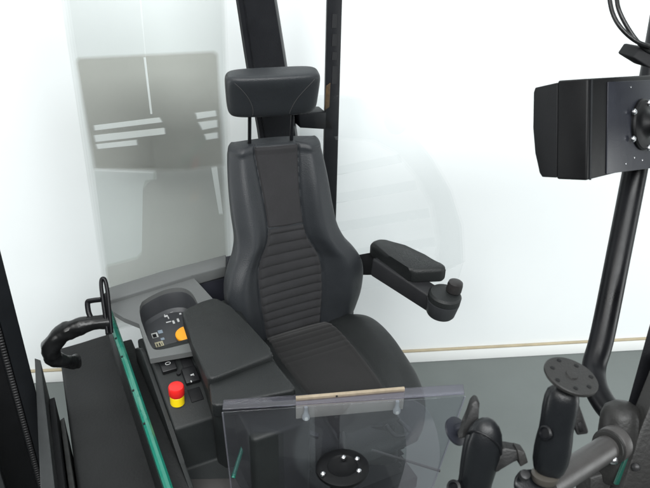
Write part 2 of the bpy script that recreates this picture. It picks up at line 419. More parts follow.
# headrest
HC = V((-.018, .165, 1.695)); HW, HH, HD = .143, .076, .05
HROT = Matrix.Rotation(-rad(15), 3, 'Z')
def hr(u, v, k=1):
    """front face of the headrest, u,v in -1..1"""
    x = HW * u; z = HH * v
    e = (abs(u) ** 5 + abs(v) ** 5)
    return V((x * (1 - .05 * (v < 0) * abs(v)), HC.y - HD * max(1 - e, 0) ** .5 * (1 - .10 * u * u) + .02 * v + .0, 0)) + V((HC.x, 0, HC.z + z))
bm = NB(); rows = []
NV, NU = 64, 72
for j in range(NV + 1):
    b = (j / NV - .5) * math.pi; sv = math.copysign(abs(math.sin(b)) ** .36, math.sin(b)); cv = math.cos(b) ** .36 if math.cos(b) > 0 else 0
    r = []
    for k in range(NU):
        a = 2 * math.pi * k / NU; c, s_ = math.cos(a), math.sin(a)
        cx = math.copysign(abs(c) ** .38, c); sy = math.copysign(abs(s_) ** .5, s_)
        taper = 1 - .045 * (1 - sv) / 2
        yy = sy * HD * cv * (1 + (.12 * (1 - cx * cx) if sy < 0 else 0))
        r.append(V((HC.x + HW * cx * cv ** .45 * taper if cv > 0 else HC.x, HC.y + yy - .028 * sv, HC.z + HH * sv)))
    rows.append(r)
for r in rows:
    for k in range(NU): r[k] = HC + HROT @ (r[k] - HC)
grid(bm, rows, True); bmesh.ops.remove_doubles(bm, verts=bm.verts, dist=1e-5)
head = obj('headrest', bm, LEATHER, st, 70)
from mathutils.bvhtree import BVHTree
bm2 = NB(); bm2.from_mesh(head.data); bvh = BVHTree.FromBMesh(bm2)
hb = V(head['base'])
def onhead(x, z):
    h = bvh.ray_cast(V((x, -1, z)) - hb, V((0, 1, 0)))
    return (h[0] + hb) if h[0] is not None else None
for sgn in (-1, 1):
    pts = []
    for k in range(15):
        t = k / 14
        x = HC.x + sgn * (.118 - .062 * (1 - (1 - t) ** 1.9)); z = HC.z + .058 - .118 * t
        px_ = HC + HROT @ (V((x, HC.y - .06, z)) - HC)
        q = onhead(px_.x, z)
        if q is not None: pts.append(q + V((0, -.0002, 0)))
    bm = NB(); tube(bm, pts, .0011, 8, 3); obj('seam', bm, mat("stitch_grey", (.035, .035, .036), .8), head)
for x in (-.068, .066):
    q = HC + HROT @ V((x, .012, -.04)); bm = NB(); tube(bm, [q, q + V((.003, .03, -.20))], .0058, 14); obj('headrest_post', bm, BLACKMETAL, st)
# cushion
WC = [(-.52, .165), (-.50, .195), (-.45, .225), (-.38, .243), (-.28, .256), (-.16, .268), (-.06, .262), (.02, .225), (.06, .17)]
ZC = [(-.52, .845), (-.50, .875), (-.46, .90), (-.38, .912), (-.25, .905), (-.1, .893), (-.02, .888), (.03, .868), (.06, .84)]
BC = [(-.52, .0), (-.45, .012), (-.3, .03), (-.15, .038), (-.05, .036), (.03, .02), (.06, .01)]
SC = [(-.52, .10), (-.3, .122), (-.1, .128), (.06, .115)]
TC = .055
def top(x, y):
    w = itp(WC, y); t = min(abs(x) / w, 1); ca = math.sqrt(max(1 - t * t, 0)); s = itp(SC, y)
    return itp(ZC, y) - TC * (1 - ca ** .6) + itp(BC, y) * sstep(s / w - .1, min(s / w + .3, .93), t)
bm = NB(); rows = []
for j in range(101):
    y = .06 - .58 * j / 100; w = itp(WC, y); r = []; ze = top(w, y)
    for k in range(111):
        a = (k / 110 * 2 - 1) * math.pi / 2; x = w * math.sin(a)
        r.append(V((x, y, top(x, y) - .005 * math.exp(-((abs(x) - itp(SC, y)) / .0045) ** 2))))
    for k in range(1, 24):
        a = (1 - k / 12) * math.pi / 2
        r.append(V((w * math.sin(a), y, ze - (ze - .77) * math.cos(a) ** .45)))
    rows.append(r)
g = grid(bm, rows, True); bm.faces.new(g[0]); bm.faces.new(g[-1][::-1])
cush = obj('cushion', bm, PADLEATHER, st, 60)
bm = NB(); rows = []
for j in range(200):
    y = .03 - .52 * j / 199; s = itp(SC, y) - .001; r = []
    for k in range(41):
        kk = k / 20 - 1; x = s * kk; edge = sstep(.9, 1, abs(kk))
        d = .003 - .008 * edge
        ribw = sstep(-.20, -.12, y)
        oval = 1 - sstep(.6, 1.1, math.hypot(x / .10, (y + .30) / .14))
        d += .0018 * (abs(math.sin(math.pi * (y - .3 * x * x) / .03)) ** .55 - .5) * (1 - edge) * ribw - .0015 * oval
        r.append(V((x, y, top(x, y) + d)))
    rows.append(r)
grid(bm, rows); obj('cushion_panel', bm, FABRIC3, cush, 60)
# suspension bellows and base
bm = NB(); rows = []
for j in range(19):
    z = .52 + .26 * j / 18; k = .012 * (j % 2)
    rows.append([V((sx * (.19 - k), -.22 + sy * (.2 - k), z)) for sx, sy in ((-1, -1), (1, -1), (1, 1), (-1, 1))])
g = grid(bm, rows, True); bm.faces.new(g[0][::-1]); bm.faces.new(g[-1]); obj('bellows', bm, DULLBLACK, st)
bm = NB(); box(bm, (0, -.22, .49), (.46, .48, .055), .008); obj('base_plate', bm, BLACKMETAL, st)
bm = NB(); box(bm, (.215, .07, .87), (.035, .07, .11), .012); obj('recliner_hinge', bm, DULLBLACK, st)
# right armrest with mini lever
ZP = 1.125
arm = NB()
hexa(arm, [PZ(370, 276, 1.03), PZ(428, 313, 1.0), PZ(438, 296, 1.03), PZ(378, 262, 1.05), PZ(372, 258, 1.085), PZ(432, 298, 1.065), PZ(441, 288, 1.07), PZ(388, 254, 1.09)], .007)
armo = obj('armrest_arm', arm, HARDPLASTIC, st)
bm = NB(); hexa(bm, [P(352, 275, 1, .10), P(374, 275, 1, .075), P(374, 275, 1, .115), P(352, 275, 1, .14), P(352, 256, 1, .10), P(374, 252, 1, .075), P(374, 252, 1, .115), P(352, 256, 1, .14)], .004)
obj('pivot_bracket', bm, DULLBLACK, armo)
bm = NB()
tp = [(369.5, 243.5), (372, 240), (379, 237.5), (387, 238), (405, 245), (425, 254.5), (442, 261.5), (447, 265), (445, 269), (413, 270.5), (408, 267.5), (390, 256)]
tp3 = [PZ(*p, ZP) for p in tp]
prism(bm, tp3, (0, 0, -.058), .016, 5)
obj('arm_pad', bm, PADLEATHER, armo, 50)
pth = [PZ(370.5, 246.5, ZP - .012), PZ(390, 259, ZP - .012), PZ(411, 272, ZP - .012), PZ(414, 273, ZP - .012), PZ(428, 272.5, ZP - .012), PZ(442, 272, ZP - .012)]
cb = PZ(440, 313.5, 1.0); cu = (V((0, 0, 1)) + (PZ(448, 300, 1.0) - PZ(440, 300, 1.0)).normalized() * .12).normalized()
bm = NB(); lathe(bm, cb, cu, [(.035, -.004), (.044, .0), (.048, .006), (.0545, .052), (.0545, .056), (.050, .0575)], 48)
obj('lever_cup', bm, mat("cup_grey", (.026, .0275, .030), .42, bump=.25, bscale=600, var=.08), armo, 30)
bm = NB(); lathe(bm, cb, cu, [(.050, .058), (.0545, .060), (.0545, .078), (.049, .086), (.030, .089), (.02, .0895)], 48)
obj('lever_ring', bm, PADLEATHER, armo, 30)
kx = (PZ(460, 285, 1.09) - PZ(447, 287, 1.09)); kb = cb + cu * .087 + kx.normalized() * .027
bm = NB(); lathe(bm, kb, cu, [(.022, 0), (.0255, .004), (.0255, .026), (.0235, .036), (.015, .0415), (.004, .0425)], 36)
obj('lever_knob', bm, mat("knob_brown", (0.0186, 0.0174, 0.0174), .4, var=.2, vscale=60), armo, 40)

# navy bulkhead behind the seat
bk = NB(); hexa(bk, [(-.34, .20, .55), (.14, .20, .55), (.14, .33, .55), (-.34, .33, .55), (-.30, .20, 1.045), (.10, .20, 1.045), (.10, .30, 1.06), (-.30, .30, 1.06)], .015)
tag(obj('rear_bulkhead', bk, NAVY), 'dark navy plastic bulkhead between console and backrest', 'bulkhead')

# ------------------------------------------------------------------ left side console
cs = thing('side_console', 'grey side console with switches, tray and black padded armrest beside the seat', 'console', (-.46, -.15, .46))
XL, XR = -.535, -.20
bm = NB()
prof = [(.08, .975), (-.055, .975), (-.060, 1.040), (-.095, 1.040), (-.33, .954), (-.345, .80), (-.62, .79), (-.62, .47), (.08, .47)]
prism(bm, [V((XL, y, z)) for y, z in prof], (.17, 0, 0), .008)
housing = obj('housing', bm, CONSOLE2, cs)
bm = NB(); box(bm, (-.29, -.22, .755), (.17, .62, .56), .012); obj('inner_panel', bm, CONSOLE2, cs)
bm = NB(); prism(bm, [V((XL - .014, y, z)) for y, z in ((.06, .955), (-.04, 1.030), (-.06, 1.034), (-.30, .962), (-.42, .918), (-.75, .84), (-.75, .47), (.06, .47))], (.013, 0, 0), .003); obj('side_wall', bm, CONSOLE2, cs)
bm = NB(); box(bm, (-.5685, -.25, .70), (.063, .86, .40), .004); obj('side_ledge', bm, HOOD, cs)
# rear rim slab
bm = NB()
rim = [PZ(105.5, 288, 1.09), PZ(165, 270.5, 1.09), PZ(226, 254, 1.09), PZ(226, 266, 1.09), PZ(192, 275, 1.09), PZ(108.5, 300.5, 1.09)]
prism(bm, rim, (0, 0, -.045), .006); obj('rear_rim', bm, CONSOLE, cs)
# deck around the recessed tray
ZD = 1.075
outer = [(109, 301.5), (192, 276), (213, 299), (212, 348), (150, 359), (139, 324), (124, 318), (114, 312)]
inner = [(137, 309), (143, 303), (168, 290.5), (181, 288), (187, 291), (199, 308), (200, 342), (193, 346), (157, 351), (151, 347)]
def ringdeck(zt, th):
    bm = NB()
    import mathutils
    o3 = [PZ(*p, zt) for p in outer]; i3 = [PZ(*p, zt) for p in inner]
    tri = mathutils.geometry.delaunay_2d_cdt([V((p.x, p.y)) for p in o3 + i3], [], [list(range(len(o3))), list(range(len(o3) + len(i3) - 1, len(o3) - 1, -1))], 0, 1e-6)
    cen = [V((p.x, p.y)) for p in i3]
    def inside(q, poly):
        c = False; n = len(poly); j = n - 1
        for i in range(n):
            if (poly[i].y > q.y) != (poly[j].y > q.y) and q.x < (poly[j].x - poly[i].x) * (q.y - poly[i].y) / (poly[j].y - poly[i].y) + poly[i].x: c = not c
            j = i
        return c
    o2 = [V((p.x, p.y)) for p in o3]
    vs = [bm.verts.new((p.x, p.y, zt)) for p in tri[0]]
    for t in tri[2]:
        m_ = sum((tri[0][i] for i in t), V((0, 0))) / len(t)
        if inside(m_, o2) and not inside(m_, cen): bm.faces.new([vs[i] for i in t])
    for v in [v for v in bm.verts if not v.link_faces]: bm.verts.remove(v)
    r = bmesh.ops.extrude_face_region(bm, geom=list(bm.faces))
    for e in r['geom']:
        if isinstance(e, bmesh.types.BMVert): e.co.z -= th
    return bm, i3
def chaikin(l):
    o = []
    for i in range(len(l)):
        a, b = l[i], l[(i + 1) % len(l)]
        o += [(a[0] * .75 + b[0] * .25, a[1] * .75 + b[1] * .25), (a[0] * .25 + b[0] * .75, a[1] * .25 + b[1] * .75)]
    return o
inner = chaikin(chaikin([(136, 306), (152, 295), (170, 287.5), (189, 288), (200, 306), (203, 330), (202, 340), (178, 346), (156, 351), (150, 346)]))
bm, i3 = ringdeck(ZD, .018)
obj('deck', bm, CONSOLE, cs, 30)
# tray: walls narrowing to a floor
bm = NB(); ctr = sum(i3, V()) / len(i3)
def tr(p, k, z): q = ctr + (p - ctr) * k; return V((q.x, q.y, z))
rows = [[tr(p, 1.02, ZD - .012) for p in i3], [tr(p, .985, ZD - .02) for p in i3], [tr(p, .95, 1.000) for p in i3], [tr(p, .88, .990) for p in i3]]
g = grid(bm, rows, True); bm.faces.new(g[-1])
tray = obj('control_tray', bm, TRAY, cs, 35)
ZF = .9908
def decal(name, polys, z, m, par, h=.001):
    bm = NB()
    for q in polys: prism(bm, [PZ(*p, z) for p in q], (0, 0, h))
    return obj(name, bm, m, par)
def sq(x, y, w, h, sk=.25): return [(x, y), (x + w, y - w * sk), (x + w + h * .4, y - w * sk + h), (x + h * .4, y + h)]
decal('printed_symbols', [sq(176, 310.5, 4, 1.1), sq(179, 313.5, 2, 1.4), sq(164, 316, 3.5, 1.4), sq(167.5, 317, 1, 2), sq(166, 322.3, 5, .8), sq(172, 321, 2, 3), sq(176.5, 319, 2, 3.2), sq(163.5, 313.5, .8, 2), sq(170, 312, 3, .8)], ZF, WHITEINK, tray)
decal('printed_symbols', [sq(157.5, 331, 4.5, 3), sq(160.5, 338.5, 3.5, 2)], ZF, BLUEINK, tray)
decal('printed_symbols', [sq(154.5, 343, 8, 4.5)], ZF, CREAMINK, tray)
decal('printed_symbols', [sq(151, 334, 6, 4.5)], ZF, mat("label_pale", (.32, .33, .32), .6), tray)
decal('printed_symbols', [sq(152.2, 334.8, 3.6, 3)], ZF + .0016, MONBLACK, tray)
decal('printed_symbols', [sq(156.3, 344, 1, 2.6), sq(158.6, 343.3, 1.4, 2.6), sq(161.2, 343, .7, 2)], ZF + .0016, CONSOLE2, tray)
# orange dial: a half-round knob sticking out from under the pad
bm = NB(); oc = PZ(187, 333, ZF + .012)
lathe(bm, oc - V((0, 0, .012)), (0, 0, 1), [(.030, 0), (.036, .002), (.037, .010), (.034, .0135), (.01, .014)], 40, 1.0)
obj('orange_dial', bm, ORANGE, tray, 40)
# switches sit on the sloping face
nv = V((0, -.075, .205)); nv = V((0, -(1.040 - .965), .205)).normalized()     # face normal (y,z)
ty = V((0, -.205, -.075)).normalized()
def slope(px, py):
    c = RZI @ (CAM - ORG); d = RZI @ ray(px, py); p0 = V((0, -.095, 1.040))
    return c + d * ((p0 - c).dot(nv) / d.dot(nv))
RS = Matrix((V((1, 0, 0)), -ty, nv)).transposed()
def switch(name, px, py, w, l, h, m, bev=.003):
    bm = NB(); c = slope(px, py) + nv * (h / 2); box(bm, c, (w, l, h), bev, RS); return obj(name, bm, m, cs)
KEYB = mat("switch_black", (0.0074, 0.0077, 0.0087), .35)
s1 = switch('rocker_switch', 167.5, 366, .044, .052, .018, KEYB)
s2 = switch('rocker_switch', 190.5, 377, .042, .052, .018, KEYB)
switch('blank_cover', 187, 363, .032, .040, .004, DULLBLACK, .0015)
switch('blank_cover', 195.5, 395, .036, .042, .004, DULLBLACK, .0015)
def mark(px, py, w, l, par, m=WHITEINK, hh=.0184):
    bm = NB(); c = slope(px, py); c = c + nv * hh; box(bm, c, (w, l, .0012), 0, RS); return obj('symbol', bm, m, par)
bm = NB(); c = slope(167.8, 366.5) + nv * .0186
for k in range(24):
    pass
rr = [c + V((1, 0, 0)) * (.0075 * math.cos(a)) + ty * (.0042 * math.sin(a)) for a in [2 * math.pi * k / 24 for k in range(25)]]
tube(bm, rr, .0009, 6); obj('symbol', bm, WHITEINK, s1)
mark(191.5, 378, .007, .004, s2); mark(191, 384.5, .003, .006, s2); mark(193.3, 377.6, .0018, .0075, s2)
# emergency stop
eb = slope(177.5, 402); ed = (nv + V((.02, .35, .1))).normalized()
es = NB(); lathe(es, eb, ed, [(.0205, -.002), (.0205, .027), (.019, .0285), (.010, .029)], 40)
em = obj('emergency_button', es, YELLOW, cs, 35)
bm = NB(); lathe(bm, eb, ed, [(.010, .0295), (.0215, .030), (.0225, .033), (.0225, .056), (.0205, .0605), (.014, .062), (.004, .0625)], 40)
obj('button_cap', bm, RED, em, 40)
bm = NB(); tube(bm, [slope(178.5, 374.5) + nv * -.003, slope(178.5, 374.5) + nv * .012], .006, 14); obj('indicator_stud', bm, KEYB, cs)
# padded armrest on the console
ZA = 1.135
ap = [(181.5, 312), (186, 308), (200, 301), (213, 297), (219, 298), (230, 306), (252, 328), (270, 348), (273.5, 353), (270, 356), (215, 377.5), (209, 378.5), (205, 374), (192, 343)]
bm = NB(); prism(bm, [PZ(*p, ZA) for p in ap], (0, 0, -.06), .010, 4); obj('arm_pad', bm, PADLEATHER, cs, 50)
fpd = [(209, 382), (214, 381), (270, 359.5), (275, 361), (296, 387), (294, 390), (220, 405), (214, 405), (211, 402)]
bm = NB(); prism(bm, [PZ(*p, ZA - .02) for p in fpd], (0, 0, -.05), .009, 4); obj('front_pad', bm, PADLEATHER, cs, 50)
PIPING = mat("piping_grey", (.020, .022, .0225), .4)
for q, z in (([(211, 379.2), (216, 378.2), (240, 369), (268, 358), (272.5, 355.5)], ZA - .010), ([(214, 405.8), (220, 405.8), (260, 397.5), (292, 390.5)], ZA - .030)):
    bm = NB(); tube(bm, [PZ(*p, z) for p in q], .0022, 8, 5); obj('piping', bm, PIPING, cs)
bm = NB(); prism(bm, [PZ(*p, ZA - .075) for p in [(196, 355), (213, 398), (222, 403), (292, 389), (270, 352), (236, 330)]], (0, 0, -.34), .006); obj('front_housing', bm, CONSOLE2, cs)
bm = NB(); A = PZ(188, 479, .80); B = PZ(236, 478, .80)
hexa(bm, [A + V((0, 0, -.01)), B + V((0, 0, -.01)), B + V((0, -.06, -.01)), A + V((0, -.06, -.01)), A, B, B + V((0, -.06, 0)), A + V((0, -.06, 0))], .002); obj('metal_trim', bm, TUBEGREY, cs)
bm = NB(); lathe(bm, V((XL - .001, -.345, .875)), (-1, 0, 0), [(.004, 0), (.005, .002), (.002, .004)], 16); obj('panel_screw', bm, STEEL, cs)

# ------------------------------------------------------------------ green edge of clear glass built as a rail, loop bracket, hood, cable
gr = thing('green_edge_rail', 'long green edge of clear glass, built as a rail with bolt heads past the console', 'rail', PZ(140, 400, .97))
bm = NB(); A0, A1 = PZ(107, 304, 1.0), PZ(181, 524, 1.0)
dirg = (A1 - A0).normalized(); sx = V((-dirg.y, dirg.x, 0)); sx = sx if sx.x > 0 else -sx
ws = .021
secs = []
for p in (A0, A1):
    secs.append([p + sx * (-ws * .5) + V((0, 0, -.03)), p + sx * (-ws * .5) + V((0, 0, -.004)), p + sx * (-ws * .2), p + sx * (ws * .2), p + sx * (ws * .5) + V((0, 0, -.006)), p + sx * (ws * .5) + V((0, 0, -.03))])
g = grid(bm, secs, True); bm.faces.new(g[0]); bm.faces.new(g[1][::-1]); obj('glass_edge_bar', bm, GREEN, gr, 15)
for t in (.085, .14, .2, .30, .47, .62):
    bm = NB(); c = A0 + (A1 - A0) * t + sx * (-ws * .30) + V((0, 0, -.0045)); lathe(bm, c, V((0, 0, 1)), [(.0042, 0), (.0042, .004), (.002, .0045)], 14); obj('bolt', bm, BLACKMETAL, gr)
bm = NB()
prism(bm, [A0 + sx * -.011 + V((0, 0, -.031)), A1 + sx * -.011 + V((0, 0, -.031)), A1 + sx * -.011 + V((0, 0, -.40)), A0 + sx * -.011 + V((0, 0, -.30))], sx * .02); obj('side_plate', bm, CONSOLE2, gr)
# loop bracket
lb = thing('loop_bracket', 'upright narrow black loop bracket at the far end of the green rail', 'bracket', PZ(108, 330, .96))
bm = NB(); dl = 2.315
lp = [PD(x, y, dl) for x, y in ((107.5, 333), (104.5, 312), (101.5, 290), (101.2, 281), (103, 278.5), (105.3, 281), (107.5, 292), (109.5, 312), (111.5, 333))]
tube(bm, lp, .0062, 10, 5); obj('loop', bm, BLACKMETAL, lb)
bm = NB(); prism(bm, [PD(x, y, dl + .006) for x, y in ((104, 296), (107, 294), (112.5, 334), (106, 336))], V((.0, .012, 0)), .002); obj('back_plate', bm, DULLBLACK, lb)
bm = NB(); tube(bm, [PD(101, 299.5, dl), PD(90, 301, dl), PD(87.5, 303, dl), PD(88.5, 312, dl), PD(91, 318, dl)], .0065, 10, 4, flat=1.3); obj('side_hook', bm, BLACKMETAL, lb)
# cable sleeve
bm = NB()
cp = [PD(110, 321, 2.33), PD(92, 324, 2.32), PD(75, 328, 2.315), PD(61, 335, 2.315), PD(51.5, 346, 2.32), PD(53, 357, 2.34), PD(62, 361, 2.36), PD(70, 362, 2.385), PD(76, 361.5, 2.41)]
pts = smooth_path(cp, 14)
def rf(t): return .0215 + .007 * math.sin(math.pi * min(t * 1.25, 1)) + .003 * noise.noise((t * 11, .3, 0)) + .001 * noise.noise((t * 40, 1.3, 0))
tube(bm, pts, 0, 22, 0, rf)
for v in bm.verts:
    n_ = noise.noise_vector(V((v.co.x * 18, v.co.y * 38, v.co.z * 50))); v.co += n_ * .005
obj_c = obj('cable_sleeve', bm, RUBBER); tag(obj_c, 'thick crinkled black cable sleeve curling from the bracket down to the hood', 'cable')
# hood
ZH = .80
bm = NB(); hp = [PZ(58.5, 348, ZH), PZ(118, 330.5, ZH), PZ(205, 600, ZH), PZ(92, 600, ZH)]
prism(bm, hp, (0, 0, -.30), .012, 4)
bmesh.ops.subdivide_edges(bm, edges=[e for e in bm.edges if e.calc_length() > .1], cuts=24, use_grid_fill=True)
for v in bm.verts:
    if v.co.z > ZH - .02: v.co.z += .0035 * noise.noise(v.co * 9)
tag(obj('side_hood', bm, HOOD), 'flat dark grey hood panel left of the green rail', 'hood')

# ------------------------------------------------------------------ mast at the left edge
ms = thing('lift_mast', 'dark lift mast upright with chain at the left edge', 'mast', (-.95, .05, .0))
def vbox(name, x0, x1, y0, y1, z0, z1, m, par=ms, bev=.003):
    bm = NB(); box(bm, ((x0 + x1) / 2, (y0 + y1) / 2, (z0 + z1) / 2), (x1 - x0, y1 - y0, z1 - z0), bev); return obj(name, bm, m, par)
MX = -.862; MY = .05
vbox('flange', MX - .046, MX, MY, MY + .05, .02, 2.6, MASTDARK)
vbox('channel', MX - .30, MX - .066, MY + .02, MY + .12, .02, 2.6, DULLBLACK)
vbox('web', MX - .068, MX - .044, MY + .012, MY + .1, .02, 2.6, BLACKMETAL)
bm = NB(); k = 0; z = .5
while z < 1.9:
    box(bm, (MX - .056, MY + .006, z), (.015, .012, .006), .0015, None, 1); z += .0105
obj('chain', bm, CHAIN, ms)
vbox('inner_rail', MX - .20, MX - .15, MY - .10, MY - .04, .02, 1.05, MASTGREY)
sp = thing('side_guard', 'grey upright guard strips between mast and hood', 'guard', PZ(60, 470, .5))
def slat(name, q, z, h, m, bev=.002):
    bm = NB(); prism(bm, [PZ(*p, z) for p in q], (0, 0, -h), bev); return obj(name, bm, m, sp)
slat('guard_strip', [(34.5, 358), (40.5, 360), (63, 560), (44, 560)], .95, .45, MASTGREY)
slat('guard_strip', [(49, 399), (54.5, 397), (74, 560), (61, 560)], .86, .40, DULLBLACK)
slat('guard_strip', [(60, 420), (64, 417), (86, 560), (78, 560)], .82, .35, mat("guard_dull", (0.0186, 0.0192, 0.0186), .5, var=.5, vscale=50))
slat('guard_strip', [(40.5, 366), (49, 399), (61, 560), (58, 560)], .80, .40, BLACKMETAL)

# ------------------------------------------------------------------ monitor (seen from behind) on the right post
mo = thing('monitor', 'black boxy monitor seen from behind at the right edge', 'monitor', PD(600, 180, 1.7))
c_t, c_b = PD(588, 78.5, 1.65), PD(586.5, 180.5, 1.675)
dr = (PD(650, 75, 1.87) - c_t); dlft = (PD(557.5, 80.5, 1.705) - c_t)
dr = dr * 1.5
bm = NB(); hexa(bm, [c_b, c_b + dr, c_b + dr + dlft, c_b + dlft, c_t, c_t + dr, c_t + dr + dlft, c_t + dlft], .0045, 3)
body = obj('casing', bm, MONBLACK, mo)
l_t, l_b = c_t + dlft, c_b + dlft; vd = (PD(533.5, 85, 1.78) - l_t)
bm = NB()
for base_, in ((V(),),):
    a0 = l_t + (l_b - l_t) * .02; a1 = l_t + (l_b - l_t) * .985
    poly = [a0, a0 + vd * .93 + (l_b - l_t) * .01, a0 + vd + (l_b - l_t) * .06, l_t + vd * 1.0 + (l_b - l_t) * .45, l_t + vd * .90 + (l_b - l_t) * .72, l_t + vd * .72 + (l_b - l_t) * .93, l_t + vd * .60 + (l_b - l_t) * .975, a1]
    prism(bm, poly, dr.normalized() * .006, .002)
    prism(bm, [poly[0] + dr * .02, poly[1] + dr * .02, poly[1] + dr * .93, poly[0] + dr * .93], (l_b - l_t).normalized() * .005, .001)
obj('sun_visor', bm, DULLBLACK, mo)
nrm = dr.cross(c_b - c_t).normalized()
if nrm.dot(loc(CAM) - c_t) < 0: nrm = -nrm
def onback(px, py, h=0.0):
    c = RZI @ (CAM - ORG); d = RZI @ ray(px, py); p0 = c_t + nrm * h
    return c + d * ((p0 - c).dot(nrm) / d.dot(nrm))
bm = NB(); prism(bm, [onback(*p) for p in ((607, 82), (690, 78), (690, 163), (605.5, 174))], nrm * .003, .001); obj('back_plate', bm, MONPLATE, mo)
bm = NB(); prism(bm, [onback(*p, .0002) for p in ((590.5, 79), (592, 79), (590.5, 180), (589, 180))], nrm * .002); obj('panel_seam', bm, MASTDARK, mo)
dc = onback(642, 124.5, .003)
bm = NB(); lathe(bm, dc, nrm, [(.062, 0), (.062, .006), (.058, .010), (.04, .011), (.03, .016), (.022, .03), (.02, .05), (.005, .052)], 44); md = obj('mount_disc', bm, MONBLACK, mo)
for p in ((633.5, 112), (632.5, 139), (648, 103), (648, 148)):
    bm = NB(); lathe(bm, onback(*p, .011), nrm, [(.0075, 0), (.0075, .004), (.005, .0065), (.001, .007)], 20); obj('bolt', bm, STEEL, md)
for p in ((630.5, 87), (634, 157.5), (642, 160), (625.5, 163.5)):
    bm = NB(); lathe(bm, onback(*p, .0028), nrm, [(.0022, 0), (.0022, .0015), (.0008, .002)], 12); obj('screw', bm, STEEL, mo)
# bent post behind the monitor
ps = thing('bent_post', 'round black bent tube post below the monitor', 'post', PD(604, 410, 1.9))
bm = NB()
pp = [PD(671, -30, 2.06), PD(655, 60, 2.06), PD(637, 160, 2.06), PD(619.5, 250, 2.05), PD(602.5, 335, 2.02), PD(594, 366, 2.0), PD(595, 385, 1.96), PD(604, 403, 1.92), PD(618, 420, 1.88), PD(630, 440, 1.86)]
tube(bm, pp, (.034, .029), 24, 8); obj('tube', bm, BLACKMETAL, ps)
bm = NB(); A = PD(641, 52, 1.745)
prism(bm, [PD(x, y, 1.745) for x, y in ((640, 47), (633, 57.5), (650, 68), (668, 72), (668, 52))], (.0, .05, -.005), .004); obj('clamp', bm, DULLBLACK, ps)
def cable(pts, label, grp):
    bm = NB(); tube(bm, [PD(x, y, d) for x, y, d in pts], .0052, 12, 8); return tag(obj('cable', bm, RUBBER), label, 'cable', grp)
cable([(607, -40, 1.74), (609, -6, 1.735), (613, 14, 1.73), (622, 29, 1.725), (636, 41, 1.725), (652, 47, 1.73), (675, 52, 1.74)], 'outer left of two black cables looping above the monitor', 'cables above the monitor')
cable([(615, -40, 1.75), (616.5, -6, 1.745), (619, 10, 1.74), (628, 28, 1.74), (640, 44, 1.74), (655, 54, 1.745), (675, 58, 1.75)], 'inner right of two black cables looping above the monitor', 'cables above the monitor')

# ------------------------------------------------------------------ casting, plate, grey tube
cj = thing('corner_casting', 'dark cast corner joint with wide upright at the lower right', 'bracket', PD(630, 520, 1.75))
bm = NB(); a, b = PD(626, 424, 1.82), PD(668, 330, 1.80)
prism(bm, [PD(x, y, 1.76) for x, y in ((668, 262), (648, 331), (629.5, 398), (618, 440), (640, 450), (700, 400), (700, 262))], (RZI @ ray(630, 400)).normalized() * .08, .003); obj('upright', bm, BLACKMETAL, cj)
bm = NB()
lathe(bm, PD(617, 470, 1.74), PD(622, 398, 1.72) - PD(617, 470, 1.74), [(.045, -.02), (.047, 0), (.047, .09), (.044, .13), (.036, .150), (.02, .16), (.004, .162)], 40); obj('joint_body', bm, CASTING, cj)
bm = NB(); prism(bm, [PD(x, y, 1.69) for x, y in ((690, 360), (666, 366), (640, 432), (612, 520), (690, 520))], (.01, .04, 0), .003); obj('side_plate', bm, CASTING, cj)
bm = NB(); prism(bm, [PD(x, y, 1.685) for x, y in ((627, 455), (629.5, 455.5), (619, 485), (615, 485))], (.0, .006, 0), .0008); obj('green_insert', bm, DKGREEN, cj)
bm = NB(); lathe(bm, PD(636, 467, 1.685), RZI @ (CAM - wor(PD(636, 467, 1.685))).normalized() + V((-.5, 0, 0)), [(.009, -.004), (.009, .006), (.006, .009), (.001, .01)], 18); obj('bolt', bm, CHAIN, cj)
bm = NB(); prism(bm, [PD(x, y, 1.72) for x, y in ((590, 478), (618, 470), (612, 530), (590, 530))], (.0, .05, 0), .004); obj('lower_block', bm, CASTING, cj)
gt = thing('grey_tube', 'grey steel tube clamped between casting and ball mounts', 'tube', PD(580, 480, 1.6))
t0, t1 = PD(612, 445, 1.675), PD(545, 488, 1.50)
bm = NB(); tube(bm, [t0, t1], .0285, 30); obj('tube', bm, TUBEGREY, gt)
ax = (t1 - t0).normalized()
bm = NB(); lathe(bm, t0 - ax * .02, ax, [(.036, 0), (.040, .004), (.040, .026), (.037, .03), (.030, .031)], 36); obj('collar', bm, TUBEGREY, gt)
bm = NB(); lathe(bm, t0 - ax * .02, ax, [(.040, .034), (.0365, .036), (.0365, .042), (.030, .043)], 36); obj('collar', bm, CASTING, gt)
bm = NB(); cp_ = PD(613, 460, 1.64); lathe(bm, cp_, RZI @ (CAM - wor(cp_)).normalized() + V((-.3, 0, .2)), [(.0095, -.02), (.0095, .004), (.006, .008), (.001, .009)], 20); obj('bolt', bm, STEEL, gt)

# ------------------------------------------------------------------ ball mounts
def camdir(p): return (loc(CAM) - p).normalized()
def arm_mount(bm, a, b, prof, n=44, squash=.82):
    """double socket arm: two shells with a groove between them"""
    d = (b - a); L_ = d.length; d.normalize()
    side = camdir((a + b) / 2).cross(d).normalized(); frontv = d.cross(side)
    rows = []
    for t, r in prof:
        row = []
        for k in range(n):
            an = 2 * math.pi * k / n
            gr_ = 1 - .13 * math.exp(-((math.sin(an - .5)) / .09) ** 2)
            row.append(a + d * (L_ * t) + (side * math.cos(an) + frontv * math.sin(an) * squash) * (r * gr_))
        rows.append(row)
    g = grid(bm, rows, True); bm.faces.new(g[0][::-1]); bm.faces.new(g[-1])
bmnt = thing('ball_mount', 'black ball arm mount carrying a round plate with holes on top', 'mount', PD(540, 485, 1.50), 'ball arm mounts')
a, b = PD(548, 474, 1.50), PD(563.5, 389, 1.445)
